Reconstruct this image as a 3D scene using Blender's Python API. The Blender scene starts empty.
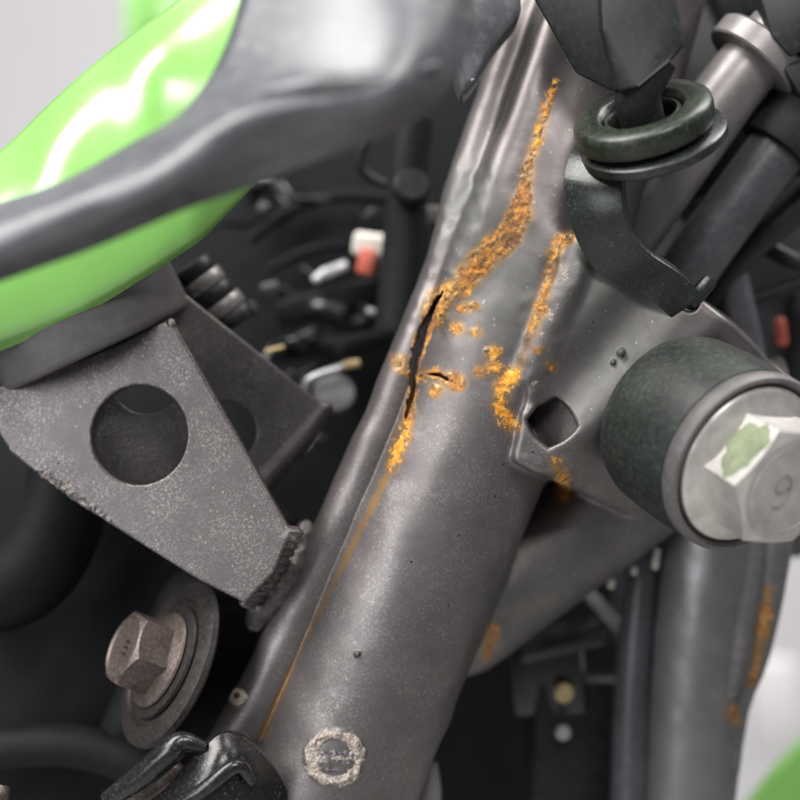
import bpy, bmesh, math, random
import numpy as np
from mathutils import Vector, Matrix
random.seed(4)
RNG = np.random.RandomState(5)

# ------------------------------------------------------------------ camera, light, exposure
D = 320.0            # mm from lens to the focused frame tube
H = 0.85             # height of the view above the workshop floor, m
S = 0.25             # mm per photo pixel on the plane of focus
sc = bpy.context.scene
COL = sc.collection

cam_d = bpy.data.cameras.new('camera')
cam = bpy.data.objects.new('camera', cam_d); COL.objects.link(cam)
cam.location = (0, -D/1000, H)
cam.rotation_euler = (math.radians(90), 0, 0)
cam_d.sensor_width = 36; cam_d.lens = 36*D/200.0
cam_d.clip_start = 0.01; cam_d.clip_end = 60
cam_d.dof.use_dof = True
cam_d.dof.focus_distance = (D-6)/1000
cam_d.dof.aperture_fstop = 5.2
sc.camera = cam

world = bpy.data.worlds.new('World'); sc.world = world
world.use_nodes = True
bg = world.node_tree.nodes['Background']
bg.inputs[0].default_value = (0.86, 0.90, 1.0, 1); bg.inputs[1].default_value = 0.22

def area(name, loc, target, sx, sy, power, col=(1, 1, 1)):
    l = bpy.data.lights.new(name, 'AREA'); l.shape = 'RECTANGLE'
    l.size = sx; l.size_y = sy; l.energy = power; l.color = col
    o = bpy.data.objects.new(name, l); COL.objects.link(o)
    o.location = loc
    o.rotation_euler = (Vector(target)-Vector(loc)).to_track_quat('-Z', 'Y').to_euler()
    return o
C0 = (0, 0, H)
area('ceiling_lamp', (-0.80, -0.50, H+1.15), C0, 0.7, 1.2, 44, (1.0, 0.965, 0.94))
area('ceiling_lamp', (0.85, 0.10, H+1.3), C0, 0.5, 1.2, 30, (1.0, 0.97, 0.95))
area('tube_glare_light', (0.09, -0.40, H+0.33), (0.055, 0, H+0.085), 0.18, 0.14, 1.6, (1.0, 0.97, 0.95))  # added close light for the bright glare on the upper tube
area('left_sheen_light', (-0.75, -0.80, H+0.18), C0, 0.35, 0.8, 8, (0.96, 0.98, 1.0))  # added light that lays a sheen along the tube's left side

sc.view_settings.view_transform = 'Standard'
sc.view_settings.look = 'None'
sc.view_settings.exposure = 0.0
sc.view_settings.gamma = 1.0
sc.render.engine = 'CYCLES'
sc.cycles.max_bounces = 6

# ------------------------------------------------------------------ space helpers
def P(px, py, z=0.0):
    """photo pixel + height above focus plane (mm, towards the lens) -> mm"""
    s = S*(D-z)/D
    return np.array([(px-400)*s, (400-py)*s, z])
def W(p):
    p = np.asarray(p, dtype=float)
    out = np.empty_like(p)
    out[..., 0] = p[..., 0]/1000; out[..., 1] = -p[..., 2]/1000; out[..., 2] = p[..., 1]/1000+H
    return out
def Wd(v):
    v = np.asarray(v, dtype=float)
    return Vector((v[0], -v[2], v[1]))
def catmull(pts, n=8):
    pts = [np.asarray(p, dtype=float) for p in pts]
    if len(pts) < 3:
        return [pts[0]+(pts[-1]-pts[0])*i/n for i in range(n+1)]
    q = [2*pts[0]-pts[1]]+pts+[2*pts[-1]-pts[-2]]
    out = []
    for i in range(1, len(q)-2):
        p0, p1, p2, p3 = q[i-1:i+3]
        for k in range(n):
            t = k/n
            out.append(0.5*((2*p1)+(-p0+p2)*t+(2*p0-5*p1+4*p2-p3)*t*t+(-p0+3*p1-3*p2+p3)*t**3))
    out.append(pts[-1])
    return out

# ------------------------------------------------------------------ object helpers
def tag(o, label=None, cat=None, group=None, kind=None):
    if label: o['label'] = label
    if cat: o['category'] = cat
    if group: o['group'] = group
    if kind: o['kind'] = kind
    return o
def thing(name, label, cat, p=(0, 0, 0), group=None):
    o = bpy.data.objects.new(name, None); COL.objects.link(o)
    o.empty_display_size = 0.01
    o.location = tuple(W(p))
    return tag(o, label, cat, group)
def link(name, me, mat, parent=None):
    o = bpy.data.objects.new(name, me); COL.objects.link(o)
    if mat is not None and not me.materials:
        me.materials.append(mat)
    if parent is not None:
        o.parent = parent
        root = parent; m = Matrix.Translation(-Vector(parent.location))
        pp = parent.parent
        while pp is not None:
            m = m @ Matrix.Translation(-Vector(pp.location)); pp = pp.parent
        o.matrix_local = m
    return o
def mesh_obj(name, verts, faces, mat, parent=None, smooth=True):
    """verts in mm view space"""
    me = bpy.data.meshes.new(name)
    v = W(np.array(verts, dtype=float))
    me.from_pydata([tuple(a) for a in v], [], [tuple(f) for f in faces])
    bm = bmesh.new(); bm.from_mesh(me)
    bmesh.ops.recalc_face_normals(bm, faces=bm.faces)
    bm.to_mesh(me); bm.free()
    if smooth:
        for p in me.polygons: p.use_smooth = True
    return link(name, me, mat, parent)
def frame_of(axis):
    a = np.asarray(axis, dtype=float); a = a/np.linalg.norm(a)
    h = np.array([0, 1.0, 0]) if abs(a[1]) < 0.9 else np.array([1.0, 0, 0])
    u = np.cross(h, a); u /= np.linalg.norm(u)
    return u, np.cross(a, u), a
def lathe(name, c, axis, prof, mat, parent=None, n=72, up=None):
    """prof: list of (radius, height along axis)"""
    u, v, a = frame_of(axis)
    c = np.asarray(c, dtype=float)
    V, F = [], []
    for r, h in prof:
        for i in range(n):
            t = 2*math.pi*i/n
            V.append(c+a*h+r*(math.cos(t)*u+math.sin(t)*v))
    for j in range(len(prof)-1):
        for i in range(n):
            k = (i+1) % n
            F.append((j*n+i, j*n+k, (j+1)*n+k, (j+1)*n+i))
    if prof[0][0] > 1e-6 and prof[0] != prof[-1]:
        F.append(tuple(range(n)))
        F.append(tuple((len(prof)-1)*n+i for i in range(n)))
    o = mesh_obj(name, V, F, mat, parent)
    sharp(o)
    return o
def sharp(o, deg=40):
    me = o.data
    bm = bmesh.new(); bm.from_mesh(me)
    bmesh.ops.remove_doubles(bm, verts=bm.verts, dist=1e-6)
    for e in bm.edges:
        if len(e.link_faces) == 2:
            e.smooth = e.calc_face_angle(0) < math.radians(deg)
    bm.to_mesh(me); bm.free()
    return o
def sweep(name, pts, rad, mat, parent=None, n=20, sub=8, cap=True, squash=1.0):
    """tube along pts (mm); rad a number or one per control point"""
    if not hasattr(rad, '__len__'): rad = [rad]*len(pts)
    ctrl = [np.append(np.asarray(p, dtype=float), r) for p, r in zip(pts, rad)]
    c = catmull(ctrl, sub)
    V, F = [], []
    ref = None
    for i, q in enumerate(c):
        t = (c[min(i+1, len(c)-1)]-c[max(i-1, 0)])[:3]; t /= np.linalg.norm(t)
        if ref is None: ref = frame_of(t)[0]
        u = ref-t*np.dot(ref, t); u /= np.linalg.norm(u); ref = u
        v = np.cross(t, u)
        for k in range(n):
            a = 2*math.pi*k/n
            V.append(q[:3]+q[3]*(math.cos(a)*u+squash*math.sin(a)*v))
    for i in range(len(c)-1):
        for k in range(n):
            F.append((i*n+k, i*n+(k+1) % n, (i+1)*n+(k+1) % n, (i+1)*n+k))
    if cap:
        F.append(tuple(range(n))); F.append(tuple((len(c)-1)*n+i for i in range(n)))
    return sharp(mesh_obj(name, V, F, mat, parent), 50)
def box(name, c, size, axes, mat, parent=None, bev=0.6, seg=2, taper=1.0):
    """axes: three unit vectors; size in mm"""
    c = np.asarray(c, dtype=float)
    X, Y, Z = [np.asarray(a, dtype=float)/np.linalg.norm(a) for a in axes]
    V = []
    for k in (-1, 1):
        tp = taper if k > 0 else 1.0
        for i, j in ((-1, -1), (1, -1), (1, 1), (-1, 1)):
            V.append(c+X*i*size[0]/2*tp+Y*j*size[1]/2*tp+Z*k*size[2]/2)
    F = [(3, 2, 1, 0), (4, 5, 6, 7), (0, 1, 5, 4), (1, 2, 6, 5), (2, 3, 7, 6), (3, 0, 4, 7)]
    o = mesh_obj(name, V, F, mat, parent, smooth=False)
    if bev: bevel(o, bev, seg)
    return o
def bevel(o, w, seg=2):
    bm = bmesh.new(); bm.from_mesh(o.data)
    bmesh.ops.bevel(bm, geom=list(bm.edges), offset=w/1000, segments=seg, affect='EDGES', profile=0.5, clamp_overlap=True)
    for f in bm.faces: f.smooth = True
    for e in bm.edges:
        if len(e.link_faces) == 2: e.smooth = e.calc_face_angle(0) < math.radians(45)
    bm.to_mesh(o.data); bm.free()
def rot_axes(rx, ry, rz):
    m = Matrix.Rotation(math.radians(rz), 3, 'Z') @ Matrix.Rotation(math.radians(ry), 3, 'Y') @ Matrix.Rotation(math.radians(rx), 3, 'X')
    return [np.array(m.col[i]) for i in range(3)]
def prism(name, pts, depth, mat, parent=None, bev=0.8, seg=2, back=None):
    """pts: front outline in mm; extruded by the vector depth"""
    d = np.asarray(depth, dtype=float)
    n = len(pts)
    bk = [np.asarray(p)+d for p in pts] if back is None else back
    V = [np.asarray(p, dtype=float) for p in pts]+bk
    F = [tuple(range(n)), tuple(range(2*n-1, n-1, -1))]+[(i, (i+1) % n, n+(i+1) % n, n+i) for i in range(n)]
    o = mesh_obj(name, V, F, mat, parent, smooth=False)
    if bev: bevel(o, bev, seg)
    return o
def patch(name, rows, mat, parent=None, thick=1.5, sub=10, n=0):
    """smooth shell through a grid of control points (mm), given real thickness"""
    R = [catmull(r, sub) for r in rows]
    cols = list(zip(*R))
    Cc = [catmull(c, sub) for c in cols]
    nu, nv = len(Cc), len(Cc[0])
    V = [Cc[i][j] for i in range(nu) for j in range(nv)]
    F = [(i*nv+j, i*nv+j+1, (i+1)*nv+j+1, (i+1)*nv+j) for i in range(nu-1) for j in range(nv-1)]
    o = mesh_obj(name, V, F, mat, parent)
    m = o.modifiers.new('thickness', 'SOLIDIFY'); m.thickness = thick/1000; m.offset = 0
    return o

# ------------------------------------------------------------------ materials
def nodes(name):
    m = bpy.data.materials.new(name); m.use_nodes = True
    nt = m.node_tree; b = nt.nodes['Principled BSDF']
    return m, nt, b
def N(nt, t, **kw):
    n = nt.nodes.new(t)
    for k, v in kw.items(): setattr(n, k, v)
    return n
def objcoord(nt):
    return N(nt, 'ShaderNodeTexCoord').outputs['Object']
def noise(nt, co, scale, detail=4, rough=0.6, dist=0.0):
    n = N(nt, 'ShaderNodeTexNoise')
    n.inputs['Scale'].default_value = scale; n.inputs['Detail'].default_value = detail
    n.inputs['Roughness'].default_value = rough; n.inputs['Distortion'].default_value = dist
    nt.links.new(co, n.inputs['Vector']); return n.outputs['Fac']
def ramp(nt, fac, stops):
    r = N(nt, 'ShaderNodeValToRGB')
    while len(r.color_ramp.elements) < len(stops): r.color_ramp.elements.new(0.5)
    for e, (p, c) in zip(r.color_ramp.elements, stops):
        e.position = p; e.color = (c[0], c[1], c[2], 1) if hasattr(c, '__len__') else (c, c, c, 1)
    nt.links.new(fac, r.inputs['Fac']); return r.outputs['Color']
def mix(nt, fac, a, b, mode='MIX'):
    m = N(nt, 'ShaderNodeMix', data_type='RGBA', blend_type=mode)
    for s, v in ((m.inputs[0], fac), (m.inputs[6], a), (m.inputs[7], b)):
        if isinstance(v, (int, float)): s.default_value = v
        elif isinstance(v, (tuple, list)): s.default_value = (v[0], v[1], v[2], 1)
        else: nt.links.new(v, s)
    return m.outputs[2]
def math_(nt, op, a, b=0.0, c=0.0, clamp=False):
    m = N(nt, 'ShaderNodeMath', operation=op); m.use_clamp = clamp
    for s, v in zip(m.inputs, (a, b, c)):
        if isinstance(v, (int, float)): s.default_value = v
        else: nt.links.new(v, s)
    return m.outputs[0]
def bump(nt, h, strength, dist, prev=None):
    b = N(nt, 'ShaderNodeBump'); b.inputs['Strength'].default_value = strength
    b.inputs['Distance'].default_value = dist/1000
    nt.links.new(h, b.inputs['Height'])
    if prev is not None: nt.links.new(prev, b.inputs['Normal'])
    return b.outputs['Normal']
def attr(nt, name):
    return N(nt, 'ShaderNodeAttribute', attribute_name=name).outputs['Fac']
def smooth(nt, v, lo, hi):
    m = N(nt, 'ShaderNodeMapRange', interpolation_type='SMOOTHSTEP')
    nt.links.new(v, m.inputs['Value'])
    m.inputs['From Min'].default_value = lo; m.inputs['From Max'].default_value = hi
    return m.outputs['Result']

def worn(name, base, rough=0.5, metal=0.0, var=0.25, dust=0.15, dust_col=(0.35, 0.33, 0.30), scale=60, bumps=0.1, spec=0.5, speck=0.0, coat=0.0):
    """a surface with mottling, dust and fine relief"""
    m, nt, b = nodes(name)
    co = objcoord(nt)
    n1 = noise(nt, co, scale, 6, 0.65)
    n2 = noise(nt, co, scale*9, 4, 0.7)
    dark = tuple(c*(1-var) for c in base); lite = tuple(min(1, c*(1+var)) for c in base)
    col = ramp(nt, n1, [(0.3, dark), (0.7, lite)])
    f = math_(nt, 'MULTIPLY', smooth(nt, n2, 0.45, 0.75), dust)
    col = mix(nt, f, col, dust_col)
    if speck:
        v = N(nt, 'ShaderNodeTexVoronoi'); v.inputs['Scale'].default_value = 900
        nt.links.new(co, v.inputs['Vector'])
        s = math_(nt, 'MULTIPLY', math_(nt, 'LESS_THAN', v.outputs['Distance'], 0.22), smooth(nt, n1, 0.45, 0.62))
        col = mix(nt, math_(nt, 'MULTIPLY', s, speck), col, dust_col)
    nt.links.new(col, b.inputs['Base Color'])
    r = math_(nt, 'ADD', math_(nt, 'MULTIPLY', math_(nt, 'SUBTRACT', n2, 0.5), 0.3), rough, clamp=True)
    nt.links.new(r, b.inputs['Roughness'])
    b.inputs['Metallic'].default_value = metal
    b.inputs['Specular IOR Level'].default_value = spec
    b.inputs['Coat Weight'].default_value = coat; b.inputs['Coat Roughness'].default_value = 0.2
    nt.links.new(bump(nt, n2, bumps, 0.3), b.inputs['Normal'])
    return m

def frame_paint(name, base=(0.135, 0.121, 0.120), green=(0.095, 0.108, 0.098), lite=(0.28, 0.26, 0.255)):
    """satin metal-flake paint with rust, bare flaky spots and grime, placed by attributes on the mesh"""
    m, nt, b = nodes(name)
    co = objcoord(nt)
    big = noise(nt, co, 45, 5, 0.6)
    mid = noise(nt, co, 260, 5, 0.65)
    fine = noise(nt, co, 1500, 3, 0.7)
    col = ramp(nt, big, [(0.3, tuple(c*0.9 for c in base)), (0.72, tuple(c*1.15 for c in base))])
    g = math_(nt, 'MULTIPLY', attr(nt, 'grime'), smooth(nt, mid, 0.15, 0.75))
    col = mix(nt, math_(nt, 'MULTIPLY', g, 0.85), col, green)
    # metal flake: tiny cells of random brightness
    v = N(nt, 'ShaderNodeTexVoronoi'); v.inputs['Scale'].default_value = 3100
    nt.links.new(co, v.inputs['Vector'])
    sep = N(nt, 'ShaderNodeSeparateColor'); nt.links.new(v.outputs['Color'], sep.inputs[0])
    fl = math_(nt, 'MULTIPLY', smooth(nt, sep.outputs[0], 0.55, 1.0), attr(nt, 'flake'))
    wear = noise(nt, co, 90, 4, 0.6)
    fl = math_(nt, 'MULTIPLY', fl, math_(nt, 'MULTIPLY', smooth(nt, wear, 0.25, 0.7), 0.6))
    smut = noise(nt, co, 28, 7, 0.7, 0.6)
    col = mix(nt, math_(nt, 'MULTIPLY', smooth(nt, smut, 0.52, 0.70), 0.45), col, tuple(c*0.5 for c in base))
    col = mix(nt, fl, col, lite)
    # sparse dust grains
    v2 = N(nt, 'ShaderNodeTexVoronoi'); v2.inputs['Scale'].default_value = 620
    nt.links.new(co, v2.inputs['Vector'])
    sp = N(nt, 'ShaderNodeSeparateColor'); nt.links.new(v2.outputs['Color'], sp.inputs[0])
    grain = math_(nt, 'MULTIPLY', math_(nt, 'LESS_THAN', v2.outputs['Distance'], 0.2), math_(nt, 'GREATER_THAN', sp.outputs[1], 0.86))
    col = mix(nt, math_(nt, 'MULTIPLY', grain, 0.3), col, (0.42, 0.40, 0.37))
    gd = math_(nt, 'MULTIPLY', math_(nt, 'LESS_THAN', v2.outputs['Distance'], 0.2), math_(nt, 'LESS_THAN', sp.outputs[2], 0.012))
    col = mix(nt, gd, col, (0.03, 0.028, 0.028))
    # bleached / flaky paint
    fm = math_(nt, 'ADD', attr(nt, 'flaky'), math_(nt, 'MULTIPLY', math_(nt, 'SUBTRACT', mid, 0.5), 2.4))
    fm = smooth(nt, fm, 0.42, 0.62)
    fcol = ramp(nt, fine, [(0.35, (0.13, 0.105, 0.09)), (0.62, (0.42, 0.36, 0.31))])
    col = mix(nt, fm, col, fcol)
    # stain: weak yellow-brown run-off
    st = math_(nt, 'ADD', attr(nt, 'stain'), math_(nt, 'MULTIPLY', math_(nt, 'SUBTRACT', mid, 0.5), 1.1))
    col = mix(nt, math_(nt, 'MULTIPLY', smooth(nt, st, 0.2, 0.9), 0.8), col, (0.28, 0.165, 0.06))
    # rust
    rm0 = math_(nt, 'ADD', attr(nt, 'rust'), math_(nt, 'ADD', math_(nt, 'MULTIPLY', math_(nt, 'SUBTRACT', noise(nt, co, 330, 8, 0.8), 0.5), 4.6), math_(nt, 'MULTIPLY', math_(nt, 'SUBTRACT', fine, 0.5), 0.6)))
    isl = noise(nt, co, 480, 3, 0.6)
    rm0 = math_(nt, 'SUBTRACT', rm0, math_(nt, 'MULTIPLY', smooth(nt, isl, 0.50, 0.66), 0.75))
    rm = smooth(nt, rm0, 0.28, 0.62)
    rn = math_(nt, 'ADD', math_(nt, 'MULTIPLY', noise(nt, co, 560, 5, 0.75), 0.6), math_(nt, 'MULTIPLY', noise(nt, co, 150, 3, 0.6), 0.4))
    rcol = ramp(nt, rn, [(0.36, (0.07, 0.04, 0.025)), (0.45, (0.24, 0.10, 0.03)), (0.53, (0.46, 0.20, 0.035)), (0.63, (0.60, 0.36, 0.10))])
    bright = ramp(nt, rn, [(0.36, (0.32, 0.11, 0.01)), (0.5, (0.72, 0.29, 0.02)), (0.63, (0.80, 0.46, 0.07))])
    rcol = mix(nt, attr(nt, 'bright'), rcol, bright)
    pit = noise(nt, co, 230, 6, 0.8, 0.8)
    rcol = mix(nt, math_(nt, 'MULTIPLY', smooth(nt, pit, 0.47, 0.62), math_(nt, 'SUBTRACT', 0.85, math_(nt, 'MULTIPLY', attr(nt, 'bright'), 0.5))), rcol, (0.085, 0.045, 0.025))
    col = mix(nt, rm, col, rcol)
    # inside of the open crack
    ck = attr(nt, 'crack')
    col = mix(nt, smooth(nt, ck, 0.4, 0.75), col, (0.055, 0.040, 0.036))
    nt.links.new(col, b.inputs['Base Color'])
    ro = math_(nt, 'ADD', 0.33, math_(nt, 'MULTIPLY', fine, 0.16))
    ro = math_(nt, 'ADD', ro, math_(nt, 'MULTIPLY', attr(nt, 'grime'), 0.12))
    ro = math_(nt, 'ADD', ro, math_(nt, 'MULTIPLY', smooth(nt, smut, 0.45, 0.7), 0.14))
    allr = math_(nt, 'MAXIMUM', rm, fm)
    ro = math_(nt, 'ADD', ro, math_(nt, 'MULTIPLY', allr, 0.4), clamp=True)
    nt.links.new(ro, b.inputs['Roughness'])
    met = math_(nt, 'MULTIPLY', math_(nt, 'SUBTRACT', 1.0, math_(nt, 'MAXIMUM', allr, smooth(nt, ck, 0.4, 0.75))), 0.65)
    nt.links.new(met, b.inputs['Metallic'])
    nb = bump(nt, sep.outputs[0], 0.10, 0.12)
    nb = bump(nt, mid, 0.10, 0.6, nb)
    rh = math_(nt, 'MULTIPLY', allr, math_(nt, 'ADD', math_(nt, 'MULTIPLY', rn, 1.0), 0.35))
    nb = bump(nt, rh, 0.3, 0.2, nb)
    nt.links.new(nb, b.inputs['Normal'])
    return m

M = {}
M['frame'] = frame_paint('satin_frame_paint')
M['bracket'] = frame_paint('flaked_bracket_paint', base=(0.098, 0.087, 0.086), lite=(0.30, 0.275, 0.265))
M['rail'] = frame_paint('rail_paint', base=(0.19, 0.185, 0.19), lite=(0.3, 0.3, 0.3))  # base lightened all over in place of the rail's blurry highlight
M['collar'] = worn('dusty_green_black_rubber', (0.014, 0.018, 0.015), 0.46, var=0.5, dust=0.35, dust_col=(0.06, 0.07, 0.06), scale=70, bumps=0.25, speck=0.5)
M['collar_rim'] = worn('grey_rubber_rim', (0.085, 0.08, 0.08), 0.5, dust=0.3, dust_col=(0.22, 0.20, 0.19), bumps=0.2)
M['damper'] = worn('grey_satin_rubber', (0.09, 0.085, 0.085), 0.42, dust=0.15, dust_col=(0.2, 0.19, 0.18), bumps=0.05)
M['grommet'] = worn('green_tinged_rubber', (0.011, 0.016, 0.010), 0.34, var=0.7, dust=0.35, dust_col=(0.085, 0.10, 0.07), scale=90, bumps=0.3, speck=0.4)
M['hook'] = worn('black_green_steel', (0.011, 0.014, 0.013), 0.30, var=0.5, dust=0.2, dust_col=(0.07, 0.08, 0.075), scale=100, bumps=0.2, speck=0.7)
M['steel'] = worn('zinc_steel', (0.50, 0.48, 0.455), 0.40, metal=0.6, var=0.25, dust=0.35, dust_col=(0.62, 0.58, 0.5), scale=120, bumps=0.15)
M['chalk'] = worn('green_marker_paint', (0.17, 0.20, 0.115), 0.8, var=0.3, dust=0.6, dust_col=(0.34, 0.35, 0.28), scale=250, bumps=0.8)
M['engrave'] = worn('engraved_mark', (0.20, 0.18, 0.16), 0.6, dust=0.1)
M['old_steel'] = worn('brown_tarnished_steel', (0.105, 0.083, 0.075), 0.40, metal=0.5, var=0.45, dust=0.5, dust_col=(0.30, 0.23, 0.20), scale=120, bumps=0.3)
M['old_dark'] = worn('dark_tarnished_steel', (0.022, 0.019, 0.018), 0.45, metal=0.2, var=0.4, dust=0.35, dust_col=(0.09, 0.072, 0.065), scale=100, bumps=0.3)
M['green'] = worn('lime_green_paint', (0.20, 0.47, 0.10), 0.28, var=0.04, dust=0.03, scale=20, bumps=0.0, coat=1.0)
M['slate'] = worn('slate_satin_plastic', (0.07, 0.074, 0.082), 0.38, var=0.3, dust=0.2, scale=30, bumps=0.03, spec=0.7)
M['black'] = worn('black_plastic', (0.011, 0.012, 0.014), 0.46, spec=0.3, dust=0.12, dust_col=(0.12, 0.12, 0.12), bumps=0.08)
M['black_soft'] = worn('black_rubber', (0.008, 0.009, 0.010), 0.6, spec=0.3, dust=0.15, dust_col=(0.09, 0.09, 0.09), bumps=0.1)
M['far_black'] = worn('dull_far_black', (0.008, 0.009, 0.010), 0.6, dust=0.05, dust_col=(0.05, 0.05, 0.05), bumps=0.05, spec=0.12)  # even near-black with weak specular for the far bay parts
M['mid_silver'] = worn('dim_grey_metal', (0.085, 0.085, 0.09), 0.45, metal=0.3, bumps=0.05)
M['gloss'] = worn('gloss_black_plastic', (0.010, 0.010, 0.010), 0.2, dust=0.12, dust_col=(0.2, 0.18, 0.17), scale=120, bumps=0.25, speck=0.5)
M['grey_pipe'] = worn('taupe_grey_metal', (0.19, 0.178, 0.175), 0.38, metal=0.3, dust=0.1, bumps=0.03)
M['dark_pipe'] = worn('dark_grey_hose', (0.06, 0.06, 0.068), 0.35, dust=0.1, bumps=0.03)
M['white'] = worn('cream_white_plastic', (0.72, 0.68, 0.62), 0.5, var=0.05, dust=0.1, bumps=0.0)
M['red'] = worn('faded_red_plastic', (0.55, 0.12, 0.08), 0.5, var=0.1, dust=0.1, bumps=0.0)
M['brass'] = worn('yellowed_brass', (0.50, 0.40, 0.20), 0.4, metal=0.5, bumps=0.05)
M['silver'] = worn('dull_silver', (0.45, 0.45, 0.46), 0.35, metal=0.6, bumps=0.05)
M['wall'] = worn('pale_plaster', (0.62, 0.61, 0.62), 0.9, spec=0.1, var=0.03, dust=0.05, scale=3, bumps=0.1)
M['floor'] = worn('grey_concrete', (0.42, 0.41, 0.40), 0.6, var=0.1, dust=0.2, scale=6, bumps=0.1)

# ------------------------------------------------------------------ setting
def quad_struct(name, pts, mat, thick):
    me = bpy.data.meshes.new(name)
    c = [Vector(p) for p in pts]; n = (c[1]-c[0]).cross(c[3]-c[0]).normalized()*thick
    V = c+[p-n for p in c]
    me.from_pydata([tuple(v) for v in V], [], [(0, 1, 2, 3), (7, 6, 5, 4), (0, 4, 5, 1), (1, 5, 6, 2), (2, 6, 7, 3), (3, 7, 4, 0)])
    o = bpy.data.objects.new(name, me); COL.objects.link(o); me.materials.append(mat)
    return tag(o, kind='structure')
quad_struct('wall', [(-4, 1.6, 0), (4, 1.6, 0), (4, 1.6, 3.2), (-4, 1.6, 3.2)], M['wall'], 0.1)
quad_struct('floor', [(-4, -3, 0), (4, -3, 0), (4, 1.597, 0), (-4, 1.597, 0)], M['floor'], 0.1)

# ------------------------------------------------------------------ distance-field modelling of the welded frame
def seg_dist(Q, a, b):
    ab = b-a
    x = Q[:, 0]-a[0]; y = Q[:, 1]-a[1]; z = Q[:, 2]-a[2]
    t = np.clip((x*ab[0]+y*ab[1]+z*ab[2])/(ab@ab), 0, 1)
    x = x-t*ab[0]; y = y-t*ab[1]; z = z-t*ab[2]
    return np.sqrt(x*x+y*y+z*z), t
def caps(Q, segs):
    """nearest of many round cones (a, b, ra, rb), any dimension; segments that cannot win are skipped"""
    c = (Q.min(0)+Q.max(0))/2; R = np.sqrt(((Q-c)**2).sum(1).max())
    dc = []
    for a, b, ra, rb in segs:
        ab = b-a; t = min(1, max(0, (c-a)@ab/max(ab@ab, 1e-9)))
        dc.append((np.linalg.norm(c-a-t*ab), ra, rb))
    up = min(d-min(x, y) for d, x, y in dc)+R
    best = np.full(len(Q), 1e9)
    for (a, b, ra, rb), (d0, x, y) in zip(segs, dc):
        if d0-max(x, y)-R > up: continue
        ab = b-a; w = [Q[:, k]-a[k] for k in range(len(a))]
        t = np.clip(sum(w[k]*ab[k] for k in range(len(a)))/max(ab@ab, 1e-9), 0, 1)
        d = np.sqrt(sum((w[k]-t*ab[k])**2 for k in range(len(a))))
        best = np.minimum(best, d-(ra+(rb-ra)*t))
    return best
def chain(Q, pts, rads):
    """tube of varying radius through pts"""
    return caps(Q, list(zip(pts[:-1], pts[1:], rads[:-1], rads[1:])))
def chunked(f, V, n=15000):
    return np.concatenate([f(V[i:i+n]) for i in range(0, len(V), n)]) if len(V) else f(V)
def spl(pts, rads, n=3):
    c = catmull([np.append(p, r) for p, r in zip(pts, rads)], n)
    return [q[:3] for q in c], [q[3] for q in c]
def smin(a, b, k):
    h = np.clip(0.5+0.5*(b-a)/k, 0, 1)
    return b*(1-h)+a*h-k*h*(1-h)
def smax(a, b, k): return -smin(-a, -b, k)
def plane(p1, p2, p3, inside):
    n = np.cross(p2-p1, p3-p1); n /= np.linalg.norm(n)
    if (inside-p1)@n > 0: n = -n
    return n, p1
def pl(Q, pn): return (Q-pn[1])@pn[0]
def to_px(Q):
    s = S*(D-Q[:, 2])/D
    return np.stack([400+Q[:, 0]/s, 400-Q[:, 1]/s], 1)
def line2(Q2, pts, wid):
    """signed closeness to a polyline with varying half width, in px: >0 inside"""
    pts = [np.array(p, dtype=float) for p in pts]
    if len(pts) == 1:
        return wid[0]-np.linalg.norm(Q2-pts[0], axis=1)
    return -caps(Q2, list(zip(pts[:-1], pts[1:], wid[:-1], wid[1:])))
_G = RNG.rand(32, 32, 32)
def vnoise(Q, f):
    q = Q*f+100.3; i = np.floor(q).astype(int); t = q-i; t = t*t*(3-2*t); i &= 31; j = (i+1) & 31
    g = _G
    def L(x, y, z): return g[x, y, z]
    c00 = L(i[:, 0], i[:, 1], i[:, 2])*(1-t[:, 0])+L(j[:, 0], i[:, 1], i[:, 2])*t[:, 0]
    c10 = L(i[:, 0], j[:, 1], i[:, 2])*(1-t[:, 0])+L(j[:, 0], j[:, 1], i[:, 2])*t[:, 0]
    c01 = L(i[:, 0], i[:, 1], j[:, 2])*(1-t[:, 0])+L(j[:, 0], i[:, 1], j[:, 2])*t[:, 0]
    c11 = L(i[:, 0], j[:, 1], j[:, 2])*(1-t[:, 0])+L(j[:, 0], j[:, 1], j[:, 2])*t[:, 0]
    return ((c00*(1-t[:, 1])+c10*t[:, 1])*(1-t[:, 2])+(c01*(1-t[:, 1])+c11*t[:, 1])*t[:, 2])-0.5

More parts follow.
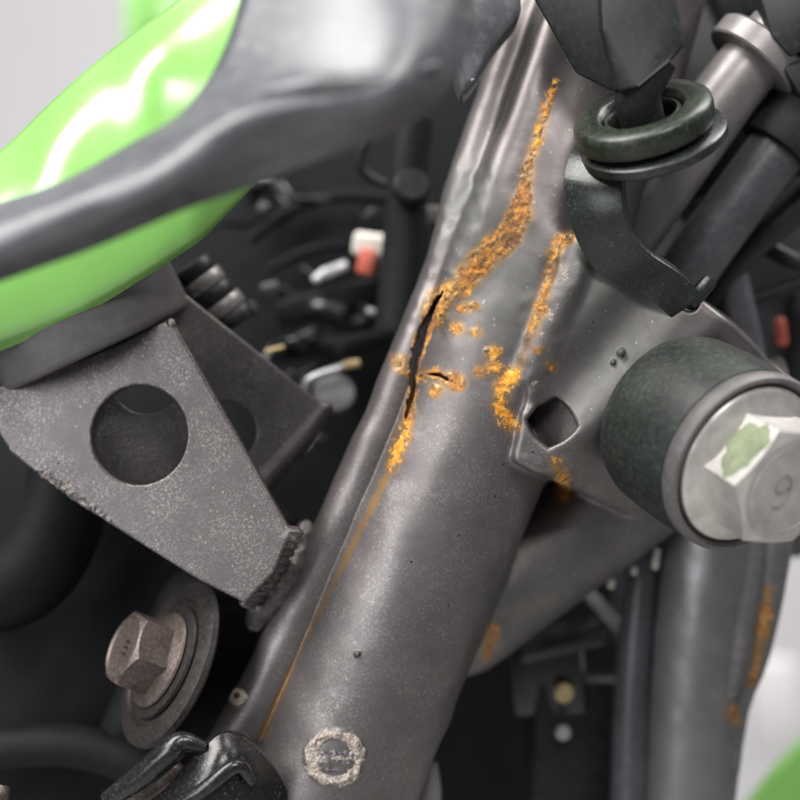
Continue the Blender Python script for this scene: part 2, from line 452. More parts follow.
def surface(f, lo, hi, h, B=6):
    """surface nets over a sparse block grid; returns verts (mm) and quads"""
    lo = np.array(lo, float); hi = np.array(hi, float)
    nb = np.ceil((hi-lo)/(h*B)).astype(int)
    n = nb*B+1
    F = np.full(tuple(n), 99.0, dtype=np.float32)
    bi = np.stack(np.meshgrid(*[np.arange(k) for k in nb], indexing='ij'), -1).reshape(-1, 3)
    cen = lo+(bi+0.5)*B*h
    fc = chunked(f, cen, 4000)
    near = np.abs(fc) < B*h*1.15+0.8
    for k in bi[(~near) & (fc < 0)]:
        F[k[0]*B:k[0]*B+B+1, k[1]*B:k[1]*B+B+1, k[2]*B:k[2]*B+B+1] = -99
    loc = np.stack(np.meshgrid(*[np.arange(B+1)]*3, indexing='ij'), -1).reshape(-1, 3)
    act = bi[near]
    for s in range(0, len(act), 60):
        blk = act[s:s+60]
        g = blk[:, None, :]*B+loc[None]
        q = (lo+g.reshape(-1, 3)*h)
        val = f(q).astype(np.float32)
        gi = g.reshape(-1, 3)
        F[gi[:, 0], gi[:, 1], gi[:, 2]] = val
    ins = F < 0
    c = np.zeros(tuple(n-1), dtype=np.uint8)
    for dx in (0, 1):
        for dy in (0, 1):
            for dz in (0, 1):
                c += ins[dx:n[0]-1+dx, dy:n[1]-1+dy, dz:n[2]-1+dz]
    cells = np.argwhere((c > 0) & (c < 8))
    idx = np.full(tuple(n-1), -1, dtype=np.int32)
    idx[cells[:, 0], cells[:, 1], cells[:, 2]] = np.arange(len(cells))
    acc = np.zeros((len(cells), 3)); cnt = np.zeros(len(cells))
    corners = [(a, b, d) for a in (0, 1) for b in (0, 1) for d in (0, 1)]
    for a in corners:
        for ax in range(3):
            if a[ax]: continue
            b = list(a); b[ax] = 1
            ca = cells+np.array(a); cb = cells+np.array(b)
            fa = F[ca[:, 0], ca[:, 1], ca[:, 2]]; fb = F[cb[:, 0], cb[:, 1], cb[:, 2]]
            cr = (fa < 0) != (fb < 0)
            t = np.where(cr, fa/np.where(cr, fa-fb, 1), 0)
            p = ca+(cb-ca)*t[:, None]
            acc[cr] += p[cr]; cnt[cr] += 1
    V = lo+(acc/cnt[:, None])*h
    quads = []
    for ax in range(3):
        u, v = (ax+1) % 3, (ax+2) % 3
        sl0 = [slice(None)]*3; sl1 = [slice(None)]*3
        sl0[ax] = slice(0, -1); sl1[ax] = slice(1, None)
        s0 = ins[tuple(sl0)]; s1 = ins[tuple(sl1)]
        e = np.argwhere(s0 != s1)
        e = e[(e[:, u] > 0) & (e[:, v] > 0) & (e[:, u] < n[u]-1) & (e[:, v] < n[v]-1)]
        flip = s0[e[:, 0], e[:, 1], e[:, 2]]
        def cid(du, dv):
            q = e.copy(); q[:, u] -= du; q[:, v] -= dv
            return idx[q[:, 0], q[:, 1], q[:, 2]]
        qd = np.stack([cid(1, 1), cid(0, 1), cid(0, 0), cid(1, 0)], 1)
        qd[~flip] = qd[~flip][:, ::-1]
        quads.append(qd)
    Q = np.concatenate(quads); Q = Q[(Q >= 0).all(1)]
    return V, Q
def grad(f, V, e=0.12):
    g = np.stack([chunked(f, V+np.eye(3)[i]*e)-chunked(f, V-np.eye(3)[i]*e) for i in range(3)], 1)
    return g/(np.linalg.norm(g, axis=1, keepdims=True)+1e-9)

def build_field(f, ids, names, lo, hi, h, mat, parent, attrs):
    """mesh the field f, cut it into one object per part (ids(V) -> part number), with attributes"""
    V, Q = surface(f, lo, hi, h)
    G = grad(f, V)
    for _ in range(2):
        V = V-G*np.clip(chunked(f, V), -0.4, 0.4)[:, None]*0.8
    G = grad(f, V)
    A = attrs(V, G)
    fid = ids(V[Q].mean(1))
    out = []
    for k, (nm, lab) in enumerate(names):
        q = Q[fid == k]
        if not len(q): print('EMPTY PART', nm); continue
        used = np.unique(q); remap = np.full(len(V), -1); remap[used] = np.arange(len(used))
        me = bpy.data.meshes.new(nm)
        vw = W(V[used]); nq = len(q)
        me.vertices.add(len(used)); me.vertices.foreach_set('co', vw.ravel())
        me.loops.add(nq*4); me.loops.foreach_set('vertex_index', remap[q].ravel().astype(np.int32))
        me.polygons.add(nq); me.polygons.foreach_set('loop_start', np.arange(nq, dtype=np.int32)*4)
        me.update(calc_edges=True); me.validate()
        g = G[used]; nw = np.stack([g[:, 0], -g[:, 2], g[:, 1]], 1)
        me.shade_smooth()
        me.normals_split_custom_set_from_vertices([tuple(v) for v in nw])
        for an, av in A.items():
            a = me.attributes.new(an, 'FLOAT', 'POINT'); a.data.foreach_set('value', av[used].astype(np.float32))
        o = link(nm, me, mat, parent)
        if lab: o['label'] = lab
        out.append(o)
    return out

def T(*a): return [P(*q) for q in a]

# ---- the cracked main tube, its folded flange, the gusset bracket and the brace
frame = thing('motorcycle_frame', 'dark grey painted motorcycle frame with a rusty crack along its welded tube', 'motorcycle frame', P(405, 600, -22))

tp, tr = spl([P(285, 900, -24), P(312, 830, -23), P(402, 600, -22), P(465, 450, -22), P(532, 270, -24), P(588, 100, -28), P(640, -60, -32)],
             [23.5, 23.5, 23.4, 23, 24, 23, 22])
fp, fr = spl([P(150, 890, -19), P(245, 728, -18.5), P(306, 605, -17), P(348, 510, -16.5), P(387, 420, -16.5), P(413, 350, -17), P(446, 262, -20), P(472, 170, -24), P(508, 72, -28), P(548, -50, -32)],
             [7.6, 7.4, 7.2, 6.8, 6.4, 5.8, 5.4, 6.0, 6.0, 6])
up_, ur = spl([P(590, -70, -14), P(556, 20, -10), P(524, 115, -9), P(496, 195, -8), P(470, 260, -8.5), P(450, 300, -9)], [4.0, 4.0, 4.4, 5, 5, 3])
lp, lr = spl([P(584, 250, -1), P(562, 300, 0), P(536, 355, -1), P(512, 396, -3)], [4.6, 4.8, 4.6, 3.6])
bp = [P(455, 610, -39), P(790, 395, -46)]; br = [18.6, 11.5]
IN = P(640, 400, -12)
PL = [plane(P(575, 262, 2.5), P(735, 340, 4), P(588, 434, 4.0), IN),            # face
      plane(P(584, 439, 4), P(690, 352, 4), P(622, 520, -25), IN),              # lower wall
      plane(P(556, 482, 0), P(655, 528, 0), P(556, 482, -40), IN),              # lower end
      plane(P(655, 528, 0), P(740, 470, 0), P(655, 528, -40), IN),
      plane(P(582, 238, 0), P(660, 268, 0), P(582, 238, -40), IN),              # upper end
      plane(P(660, 268, 0), P(745, 332, 0), P(660, 268, -40), IN),
      plane(P(745, 332, 0), P(800, 400, 0), P(745, 332, -40), IN),
      plane(P(560, 250, 0), P(520, 420, 0), P(560, 250, -40), IN),
      plane(P(500, 400, -46), P(700, 400, -46), P(600, 600, -46), IN)]
CR = [((443, 292), 2.5), ((435, 304), 3.6), ((424, 328), 4.8), ((417, 352), 4.8), ((412, 376), 2.6), ((414, 388), 2.2), ((410, 402), 1.8), ((406, 418), 0.8)]
CR2 = [((414, 380), 0.5), ((426, 374), 0.9), ((440, 375), 1.1), ((455, 384), 0.4)]
def crack_d(Q2):
    a = line2(Q2, [c[0] for c in CR], [c[1] for c in CR])
    b = line2(Q2, [c[0] for c in CR2], [c[1] for c in CR2])
    return a, b
def bracket_body(Q):
    d = pl(Q, PL[0])
    for p in PL[1:]: d = smax(d, pl(Q, p), 2.2)
    # shallow pressed valley in the face
    v, _ = seg_dist(Q, P(560, 400, 8), P(690, 250, 8))
    d = smax(d, -(v-7.4), 4.0)
    return d
HOLE = (P(553, 424, 12), P(546, 416, -3))
def parts_core(Q):
    tube = chain(Q, tp, tr); fl = chain(Q, fp, fr); up = chain(Q, up_, ur)
    lip = chain(Q, lp, lr); bk = bracket_body(Q); bc = chain(Q, bp, br)
    return tube, fl, up, lip, bk, bc
def f_core(Q):
    tube, fl, up, lip, bk, bc = parts_core(Q)
    ky = np.clip((Q[:, 1]-10)/25, 0, 1)
    t = smin(tube, up, 7.0)
    t = smin(t, fl, 0.3+ky*2.6)
    g = smin(bk, lip, 1.6)
    t = smin(t, g, 1.8)
    t = smin(t, bc, 1.3)
    Q2 = to_px(Q)
    # fillet bead along the seam below the crack
    near = t < 6
    if near.any():
        q = Q[near]; q2 = Q2[near]; d = t[near]
        # open crack
        a, b = crack_d(q2)
        wob = vnoise(q, 0.9)*3.0+vnoise(q, 2.2)*2.4
        d = smax(d, -np.maximum(-(a+wob)*S, -15.5-q[:, 2]), 0.5)
        d = smax(d, -np.maximum(-b*S+vnoise(q, 1.5)*0.3, -9-q[:, 2]), 0.3)
        # slot hole in the bracket root
        hd, _ = seg_dist(q, HOLE[0], HOLE[1])
        sq = np.max(np.abs((q2-np.array([552, 423]))@np.array([[0.80, 0.60], [-0.60, 0.80]])), axis=1)
        hs = np.maximum((0.55*sq+0.45*np.linalg.norm(q2-np.array([552, 423]), axis=1)-21)*S, -(q[:, 2]+5.0-0.9*(q2[:, 0]-552)*S))
        d = smax(d, -hs, 1.2)
        # second slot where the hook's foot sits
        s2 = line2(q2, [(668, 284), (690, 303)], [9, 9])
        d = smax(d, np.minimum(s2*S, q[:, 2]+3+0), 0.6)
        # rust scabs and flaky spots lift the surface
        r = rust_px(q2)
        m = np.clip(r/6+0.4, 0, 1)
        d = d-m*(0.08+vnoise(q, 0.9)*0.45+vnoise(q, 2.0)*0.2)
        ring = 26-np.abs(np.linalg.norm((q2-np.array([335, 758]))*np.array([1.0, 1.08]), axis=1))
        rm = np.clip(1-np.abs(ring)/7, 0, 1)+0.6*np.clip(ring/10, 0, 1)*(np.abs(q2[:, 1]-762) < 10)
        d = d-rm*(0.55+vnoise(q, 0.8)*1.2+vnoise(q, 2.0)*0.5)
        # a small plug boss on the flange and welding spatter
        d = d-np.clip(1-np.linalg.norm(q2-np.array([237, 698]), axis=1)/11, 0, 1)*1.2
        for (sx, sy, sr) in SPAT:
            d = smin(d, np.linalg.norm(q2-np.array([sx, sy]), axis=1)*S-sr + np.clip(d-sr, 0, 9), 0.4)
        d = d-vnoise(q, 0.12)*0.7-vnoise(q, 0.35)*0.22*weld_zone(q2)
        t = t.copy(); t[near] = d
    return t
SPAT = [(621, 352, 1.2), (613, 362, 0.7), (357, 654, 0.7), (486, 350, 0.3)]
def weld_zone(q2):
    z = line2(q2, [(575, 240), (520, 380), (540, 450), (570, 480)], [30, 34, 30, 24])
    z2 = line2(q2, [(470, 180), (430, 320)], [30, 26])
    z3 = line2(q2, [(515, 530), (490, 640), (478, 680)], [16, 16, 12])
    return np.clip(np.maximum(np.maximum(z, z2), z3)/12, 0, 1)*1.9+0.3
RUST = [  # (points, half widths)
    ([(555, 84), (545, 112), (537, 140)], [0.5, 2.5, 3.5]),
    ([(535, 146), (528, 168), (524, 190)], [2, 4, 6]),
    ([(524, 190), (520, 215), (505, 238)], [6, 10, 12]),
    ([(508, 235), (480, 262), (462, 285)], [12, 12, 11]),
    ([(462, 285), (444, 296), (434, 312)], [9, 10, 10]),
    ([(434, 312), (436, 322)], [6, 5]),
    ([(462, 308), (475, 306)], [4, 3]),
    ([(572, 236), (560, 240), (553, 256)], [4, 5, 4]),
    ([(553, 256), (545, 290), (538, 315), (530, 336)], [2, 3, 4, 1]),
    ([(412, 396), (409, 420), (402, 440), (392, 465)], [3, 4, 6, 4]),
    ([(418, 378), (430, 374), (445, 378), (457, 383)], [3, 3, 4, 7]),
    ([(436, 390)], [5]), ([(456, 328)], [5]), ([(475, 332)], [4]), ([(493, 353)], [6]), ([(491, 367), (498, 369)], [5, 5]), ([(480, 372)], [4]),
    ([(512, 375), (502, 386)], [7, 8]), ([(500, 392), (499, 405), (505, 418), (514, 426)], [4, 6, 7, 4]),
    ([(556, 462), (562, 476), (563, 492)], [3, 5, 7]),
    ([(399, 362), (400, 368)], [5, 4]),
    ([(494, 628), (490, 645), (487, 655)], [2, 3.5, 2]),
    ([(551, 366)], [2.5]), ([(540, 350)], [2])]
RSEG = []
for _p, _w in RUST:
    _p = [np.array(q, dtype=float) for q in _p]
    if len(_p) == 1: RSEG.append((_p[0], _p[0]+0.01, _w[0], _w[0]))
    else: RSEG += list(zip(_p[:-1], _p[1:], _w[:-1], _w[1:]))
def rust_px(q2):
    return -caps(q2, RSEG)
def attrs_core(V, G):
    q2 = to_px(V)
    front = np.clip(G[:, 2]*4+1.2, 0, 1)
    r = rust_px(q2)
    a, b = crack_d(q2)
    A = {}
    lips = 0.75-np.abs(np.maximum(a, b)+1.5)/4
    A['rust'] = np.clip(np.maximum(0.45+r/11, lips), -1, 1.0)-2*(1-front)
    A['bright'] = np.clip(np.maximum(line2(q2, [(555, 84), (536, 142)], [9, 12]), np.maximum(line2(q2, [(512, 375), (500, 395), (512, 426)], [16]*3), line2(q2, [(404, 430), (392, 465)], [14, 14])))/5, 0, 1)
    A['bright'] = np.maximum(A['bright'], 0.3*(q2[:, 1] > 320))
    st = line2(q2, [(400, 450), (345, 560), (300, 650), (262, 735)], [9, 7, 6, 8])/8
    st = np.maximum(st, r/14+0.75)
    st = np.maximum(st, line2(q2, [(560, 260), (530, 345), (505, 400)], [12, 14, 16])/22)
    A['stain'] = np.clip(st, 0, 1)*front
    rr = np.linalg.norm((q2-np.array([335, 758]))*np.array([1.0, 1.08]), axis=1)
    fk = np.clip(1.15-np.abs(rr-25)/8, 0, 1)
    fk = np.maximum(fk, 0.62*np.clip(1-np.abs(q2[:, 1]-758)/7, 0, 1)*(rr < 24))
    fk = np.maximum(fk, np.clip(1.1-np.abs(np.linalg.norm(q2-np.array([237, 696]), axis=1)-6)/5, 0, 1))
    fk = np.maximum(fk, 0.30*np.clip(line2(q2, [(570, 255), (535, 360), (520, 390)], [16, 20, 18])/8, 0, 1))
    A['flaky'] = np.where(fk > 0.02, fk, -0.8)-(1-front)
    A['crack'] = np.clip(0.45+np.maximum(a, b*1.2)/5+np.clip(G[:, 2]*-0.5, -0.2, 0.2), 0, 1)*(np.abs(V[:, 2]) < 40)
    gr = np.clip(line2(q2, [(600, 270), (640, 380), (600, 420)], [70, 80, 40])/40, 0, 1)
    gr = np.maximum(gr, np.clip(line2(q2, [(470, 200), (500, 290)], [60, 70])/50, 0, 1))
    gr = np.maximum(gr, 0.8*np.clip(line2(q2, [(530, 600), (680, 520)], [70, 50])/30, 0, 1))
    A['grime'] = gr
    A['flake'] = np.clip((q2[:, 1]-300)/120, 0.15, 1)*(1-0.75*gr)
    return A
def ids_core(V):
    tube, fl, up, lip, bk, bc = parts_core(V)
    d = np.stack([np.minimum(tube, up), fl, np.minimum(lip, bk), bc], 1)
    return d.argmin(1)
lo = [P(190, 830, 0)[0]-4, P(0, 850, 0)[1], -60]; hi = [P(832, 0, 0)[0], P(0, -40, 0)[1], 12]
build_field(f_core, ids_core, [('main_tube', 'fat dark grey tube with a rust-filled crack'), ('folded_flange', 'rounded seam flange along the left of the tube'),
            ('gusset_bracket', 'pressed bracket with a slot and a scabby welded lip'), ('brace_tube', 'grey-green brace running up behind the bracket')],
            lo, hi, 0.5, M['frame'], frame, attrs_core)


# ---- the second frame rail, lower right, behind
rp, rr_ = spl(T((716, 400, -52), (712, 540, -52), (700, 640, -54), (690, 740, -56), (684, 880, -58)), [12, 13.5, 13, 12, 11.5])
rf, rfr = spl(T((775, 480, -50), (770, 560, -50), (755, 650, -52), (738, 710, -54), (724, 800, -56), (718, 880, -57)), [5.5, 5.5, 4.6, 3.2, 3.4, 3.4])
rw, rwr = spl(T((758, 490, -43), (752, 560, -43.5), (742, 620, -44), (732, 690, -46)), [2.4, 2.6, 2.6, 1.8])
def f_rail(Q):
    d = smin(chain(Q, rp, rr_), chain(Q, rf, rfr), 2.5)
    d = smin(d, chain(Q, rw, rwr)+np.sin(Q[:, 1]*1.6)*0.10, 1.2)
    return d-vnoise(Q, 0.2)*0.3
def attrs_rail(V, G):
    q2 = to_px(V); fr = np.clip(G[:, 2]*4+1.2, 0, 1)
    r = np.maximum(line2(q2, [(768, 590), (764, 625), (757, 655), (752, 680)], [4, 7, 5, 6]), line2(q2, [(732, 712), (736, 722)], [7, 5]))
    z = np.zeros(len(V))
    gr = np.clip(line2(q2, [(790, 540), (775, 640), (745, 700), (738, 800)], [22]*4)/10, 0, 1)
    return {'rust': np.clip(0.30+r/13, -1, 0.7)-2*(1-fr), 'bright': z, 'stain': np.clip(r/16+0.5, 0, 1), 'flaky': z-0.8, 'crack': z, 'grime': gr, 'flake': z+0.2}
build_field(f_rail, lambda V: (np.stack([chain(V, rp, rr_), chain(V, rf, rfr), chain(V, rw, rwr)], 1)).argmin(1),
            [('side_rail', 'blurred dark tube behind the bolt'), ('rail_flange', None), ('weld_bead', None)],
            [55, P(0, 860, -60)[1], -76], [125, P(0, 470, -50)[1], -32], 0.8, M['rail'], frame, attrs_rail)

# ---- left mounting bracket: two drilled plates welded to the flange
def polyplate(pts, n_, th, rnd=0.6):
    """rounded plate from an outline in a plane; returns a field"""
    o = np.mean(pts, axis=0); u = pts[1]-pts[0]; u = u/np.linalg.norm(u)
    nn = n_-u*np.dot(n_, u); nn /= np.linalg.norm(nn); v = np.cross(nn, u)
    q = [np.array([np.dot(p-o, u), np.dot(p-o, v)]) for p in pts]
    def f(Q):
        x = np.stack([(Q-o)@u, (Q-o)@v], 1); d = np.full(len(Q), 1e9); s = np.ones(len(Q))
        for i in range(len(q)):
            a, b = q[i], q[(i+1) % len(q)]
            e = b-a; w = x-a; t = np.clip(w@e/(e@e), 0, 1)
            d = np.minimum(d, ((w-t[:, None]*e)**2).sum(1))
            c1 = x[:, 1] >= a[1]; c2 = x[:, 1] < b[1]; c3 = e[0]*w[:, 1] > e[1]*w[:, 0]
            s[(c1 & c2 & c3) | (~c1 & ~c2 & ~c3)] *= -1
        d2 = s*np.sqrt(d); h = np.abs((Q-o)@nn)-th/2
        return np.minimum(np.maximum(d2+rnd, h+rnd), 0)+np.hypot(np.maximum(d2+rnd, 0), np.maximum(h+rnd, 0))-rnd
    return f
n1 = np.array([-0.15, 0.05, 1.0])
def on(px, py, o, n):      # point of the plane (o, n) seen at a photo position
    e = np.array([0, 0, D]); d = P(px, py, 0)-e
    return e+d*np.dot(o-e, n)/np.dot(d, n)
o1 = P(140, 435, -5)
front_pts = [on(x, y, o1, n1) for x, y in [(-60, 380), (10, 384), (60, 368), (118, 346), (172, 318), (232, 424), (292, 532), (275, 572), (246, 603), (200, 580), (146, 546), (74, 500), (38, 473), (12, 452), (-20, 400)]]
n2 = np.array([0.32, 0.08, 1.0]); o2 = P(240, 420, -24)
rear_pts = [on(x, y, o2, n2) for x, y in [(90, 300), (182, 292), (250, 346), (327, 408), (300, 440), (268, 478), (240, 500), (110, 500), (60, 400)]]
fA = polyplate(front_pts, n1, 2.6); fB = polyplate(rear_pts, n2, 2.6, 0.9)
endl = [on(327, 409, o2, n2)+np.array([-0.6, 0, -1]), on(303, 440, o2, n2)+np.array([-0.6, 0, -1]), on(268, 479, o2, n2)+np.array([-0.6, 0, -1]), on(240, 520, o2, n2)]
hA = on(141, 435, o1, n1); hB = on(226, 432, o2, n2); hC = on(146, 380, o2, n2)
n1u = n1/np.linalg.norm(n1); n2u = n2/np.linalg.norm(n2)
def cyl_inf(Q, c, ax, r):
    w = Q-c; t = w@ax
    return np.linalg.norm(w-t[:, None]*ax, axis=1)-r
weldp, weldr = spl([on(286, 535, o1, n1)+[2, 0, -1], P(277, 556, -7), P(262, 580, -7), P(248, 600, -8)], [2.2, 3.4, 3.6, 2.4])
webp, webr = spl(T((306, 530, -17), (292, 566, -15), (268, 600, -15), (255, 622, -17)), [2.5, 4.4, 4.6, 3.0])
def f_br(Q):
    a = smax(fA(Q), -cyl_inf(Q, hA, n1u, 12.6), 0.5)
    b = smax(smax(fB(Q), -cyl_inf(Q, hB, n2u, 8.2), 0.5), -cyl_inf(Q, hC, n2u, 9.0), 0.5)
    b = smin(b, chain(Q, endl, [2.2, 2.8, 3.0, 2.0])+np.clip(Q[:, 2]*0, 0, 1), 1.5)
    w = chain(Q, weldp, weldr)-vnoise(Q, 0.7)*0.7-np.sin(Q[:, 1]*2.6+Q[:, 0]*0.8)*0.28
    w = smin(w, chain(Q, webp, webr)-vnoise(Q, 0.5)*0.8, 2.0)
    d = smin(np.minimum(a, b), w, 1.6)
    d = smin(d, np.linalg.norm(Q-on(172, 321, o1, n1)-np.array([0, -0.3, 1.2]), axis=1)-0.9, 0.8)
    q2 = to_px(Q)
    low = line2(q2, [(40, 474), (74, 498), (110, 520)], [9, 9, 6])
    return d-np.clip(low/9, 0, 1)*vnoise(Q, 1.2)*1.0
def attrs_br(V, G):
    q2 = to_px(V); z = np.zeros(len(V))
    fk = np.clip(0.9-np.abs(line2(q2, [(44, 476), (58, 489), (70, 486)], [0.1]*3)+0.5)/7, 0, 1)*0.9
    fk = np.maximum(fk, np.clip(1.1-np.linalg.norm(q2-np.array([172, 322]), axis=1)/6, 0, 1))
    fk = np.maximum(fk, np.clip(0.9-np.linalg.norm(q2-np.array([2, 392]), axis=1)/7, 0, 1))
    return {'rust': z-1, 'bright': z, 'stain': z+0.02, 'flaky': np.where(fk > 0.02, fk, -0.8), 'crack': z, 'grime': z+0.1, 'flake': z+1.0}
build_field(f_br, lambda V: np.stack([fA(V), np.minimum(fB(V), chain(V, endl, [3]*4)), np.minimum(chain(V, weldp, weldr), chain(V, webp, webr))-0.3], 1).argmin(1),
            [('front_plate', 'flecked drilled plate with a large round hole'), ('rear_plate', 'flecked plate behind with a smaller round hole'), ('weld_bead', 'lumpy weld joining the plate to the flange')],
            [-122, P(0, 645, 0)[1], -50], [P(335, 0, -20)[0], P(0, 280, -20)[1], 8], 0.6, M['bracket'], frame, attrs_br)

# ------------------------------------------------------------------ bolted bush on the gusset bracket
ax = np.array([0.43, -0.36, 0.83]); ax /= np.linalg.norm(ax)
cN = P(751, 466, 22)                      # centre of the bush's outer face
cF = cN-ax*27
L = 27.0
bush = thing('rubber_bush', 'thick dusty black-green rubber bush clamped on the bracket behind the pale hex bolt', 'rubber bush', cF)
lathe('bush_body', cF, ax, [(0, -6), (19, -6), (21.8, -3), (22.7, 0), (23.0, 6), (23.0, 14), (22.6, 20), (22.3, 22.5), (21.0, 23.2)], M['collar'], bush)
lathe('bush_rim', cF, ax, [(21.0, 21.5), (22.0, 22.6), (22.5, 24.2), (22.4, 25.8), (21.8, 26.9), (21.0, 27.2), (20.4, 26.6), (20.0, 25.4), (18, 24.8), (0, 24.8)], M['collar_rim'], bush)
bolt = thing('flange_bolt', 'pale zinc hex flange bolt marked 9 with green paint on one flat', 'bolt', cN)
lathe('flange', cN, ax, [(0, -2.4), (18.8, -2.4), (19.4, -1.6), (19.5, -0.6), (19.1, 0.1), (18.0, 0.6), (15.4, 1.3), (14.0, 2.4), (0, 2.4)], M['steel'], bolt)
def hexhead(name, c, axis, r, h, mat, parent, rot=0.0, chamfer=1.0, disc=0.78, dome=0.0, dish=0.5):
    """hexagon head: six flats, a turned chamfer that cuts the corners, a round end face"""
    a = np.asarray(axis); ex = np.array([1.0, 0, 0])-a*a[0]; ex /= np.linalg.norm(ex); ey = np.cross(a, ex)
    V, F = [], []; n = 96
    for j in range(5):
        for i in range(n):
            t = 2*math.pi*i/n; tt = (t % (math.pi/3))-math.pi/6
            R = r*0.866/math.cos(tt)
            over = (R-r*0.866)/(r*0.134)
            z1 = h-chamfer*(0.35+over*0.9)
            if j == 0: k, z = R, -0.6
            elif j == 1: k, z = R, z1
            elif j == 2: k, z = r*disc, h
            elif j == 3: k, z = r*disc*0.93, h+dome
            else: k, z = r*disc*0.5, h+dome-dish*0.5
            V.append(np.asarray(c)+a*z+k*(math.cos(t+rot)*ex+math.sin(t+rot)*ey))
    for j in range(4):
        for i in range(n): F.append((j*n+i, j*n+(i+1) % n, (j+1)*n+(i+1) % n, (j+1)*n+i))
    F.append(tuple(4*n+i for i in range(n))); F.append(tuple(range(n))[::-1])
    o = mesh_obj(name, V, F, mat, parent); sharp(o, 16)
    return o
HR, HH, HROT = 15.4, 11.6, math.radians(46)
head = hexhead('hex_head', cN+ax*1.6, ax, HR, HH, M['steel'], bolt, rot=HROT, disc=0.81)
ex_ = np.array([1.0, 0, 0])-ax*ax[0]; ex_ /= np.linalg.norm(ex_); ey_ = np.cross(ax, ex_)
def flat_daub(ang, w, hgt, z0, s0):
    """thin lumpy dab of paint lying on one flat of the head"""
    nr = math.cos(ang)*ex_+math.sin(ang)*ey_; tg = -math.sin(ang)*ex_+math.cos(ang)*ey_
    c = cN+ax*(1.6+z0)+nr*(HR*0.866+0.05)+tg*s0
    V, F = [c+nr*0.35], []; n = 40; m = 5
    for j in range(1, m+1):
        for i in range(n):
            t = 2*math.pi*i/n; k = j/m*(1+0.12*math.sin(3*t+1)+0.07*math.sin(7*t)+0.04*math.sin(13*t))
            V.append(c+tg*(w*k*math.cos(t))+ax*(hgt*k*math.sin(t))+nr*((0.35+random.uniform(-.12, .12)) if j < m else -0.1))
    for i in range(n): F.append((0, 1+i, 1+(i+1) % n))
    for j in range(m-1):
        for i in range(n): F.append((1+j*n+i, 1+j*n+(i+1) % n, 1+(j+1)*n+(i+1) % n, 1+(j+1)*n+i))
    return mesh_obj('paint_dab', V, F, M['chalk'], head)
flat_daub(HROT+math.radians(90), 7.3, 4.9, 5.6, -0.6)
# engraved 9 and ring on the head
def on_head(x, y, z=0.0):   # x right, y up as seen; on the end face
    return cN+ax*(1.6+HH-0.2+z)+ex_*x+ey_*y
nine = [(1.6, 1.4), (0.6, 2.6), (-0.9, 2.4), (-1.5, 1.0), (-0.8, -0.3), (0.7, -0.2), (1.6, 1.0), (1.7, -0.4), (1.2, -2.2), (0.0, -3.2), (-1.4, -2.9)]
sweep('engraved_nine', [on_head(x*1.4-2.2+0.15*y, y*1.3+0.2, 0.0) for x, y in nine], 0.32, M['engrave'], head, n=8, sub=5)
sweep('ring_mark', [on_head(10.6*math.cos(t), 10.6*math.sin(t), 0.1) for t in np.linspace(0, 2*math.pi, 25)], 0.22, M['steel'], head, n=6, sub=3)

# ------------------------------------------------------------------ hook bracket and grommet, upper right
def strap(name, st, th, mat, parent, sub=8):
    """bent flat strap; st: (left edge, right edge) points; th mm thick, away from the face"""
    Lc = catmull([a for a, b in st], sub); Rc = catmull([b for a, b in st], sub)
    V, F = [], []; n = len(Lc)
    for i in range(n):
        t = (Lc[min(i+1, n-1)]+Rc[min(i+1, n-1)])-(Lc[max(i-1, 0)]+Rc[max(i-1, 0)])
        w = Rc[i]-Lc[i]; nn = np.cross(w, t); nn /= np.linalg.norm(nn)
        if nn[2] < 0 and i == 0: sgn = -1
        elif i == 0: sgn = 1
        nn = nn*sgn
        V += [Lc[i], Rc[i], Rc[i]-nn*th, Lc[i]-nn*th]
    for i in range(n-1):
        for k in range(4): F.append((4*i+k, 4*i+(k+1) % 4, 4*i+4+(k+1) % 4, 4*i+4+k))
    F += [(0, 1, 2, 3), tuple(4*(n-1)+k for k in (3, 2, 1, 0))]
    o = mesh_obj(name, V, F, mat, parent, smooth=False)
    bevel(o, 0.5, 2); return o
hook = thing('hook_bracket', 'bent black-green steel hook with a loop on top, rising from the gusset bracket', 'steel bracket', P(650, 250, 4))
strap('strap', [(P(606, 122, -2), P(650, 160, -2)), (P(577, 143, 4), P(628, 166, 12)), (P(564, 174, 8), P(622, 184, 15)), (P(568, 210, 8), P(623, 209, 15)),
                (P(578, 243, 7), P(630, 232, 13)), (P(598, 272, 5), P(650, 254, 10)), (P(640, 292, 4), P(680, 274, 7)), (P(672, 318, 3), P(704, 296, 4))], 3.4, M['hook'], hook)
gax = np.array([-0.30, 0.80, 0.52]); gax /= np.linalg.norm(gax)
gc = P(643, 118, 12)
lathe('loop', gc-gax*5.0+np.array([1.5, -1, 0]), gax, [(9.5, -1.5), (17.2, -1.5), (17.8, -1.0), (17.8, 1.0), (17.2, 1.5), (9.5, 1.5), (9.0, 0), (9.5, -1.5)], M['hook'], hook, n=60)
box('fork_tab', P(700, 292, 2), (4, 9, 3.5), rot_axes(0, 0, -40), M['hook'], hook, bev=1.2)
grom = thing('rubber_grommet', 'thick green-tinged rubber grommet ring seated in the loop of the steel hook', 'grommet', gc)
lathe('outer_ring', gc, gax, [(9.2, -3.4), (15.6, -3.6), (16.5, -3.1), (16.8, -2.2), (16.9, 0.4), (16.6, 1.9), (15.8, 2.6), (13.0, 2.9), (11.0, 2.7), (10.2, 2.1), (9.6, 0.2), (9.2, -1.6), (9.2, -3.4)], M['grommet'], grom, n=80)
lathe('inner_lip', gc, gax, [(8.0, -4.4), (9.4, -4.6), (9.6, -2.0), (9.3, 1.0), (8.4, 1.2), (7.9, 0.2), (8.0, -4.4)], M['grommet'], grom, n=60)

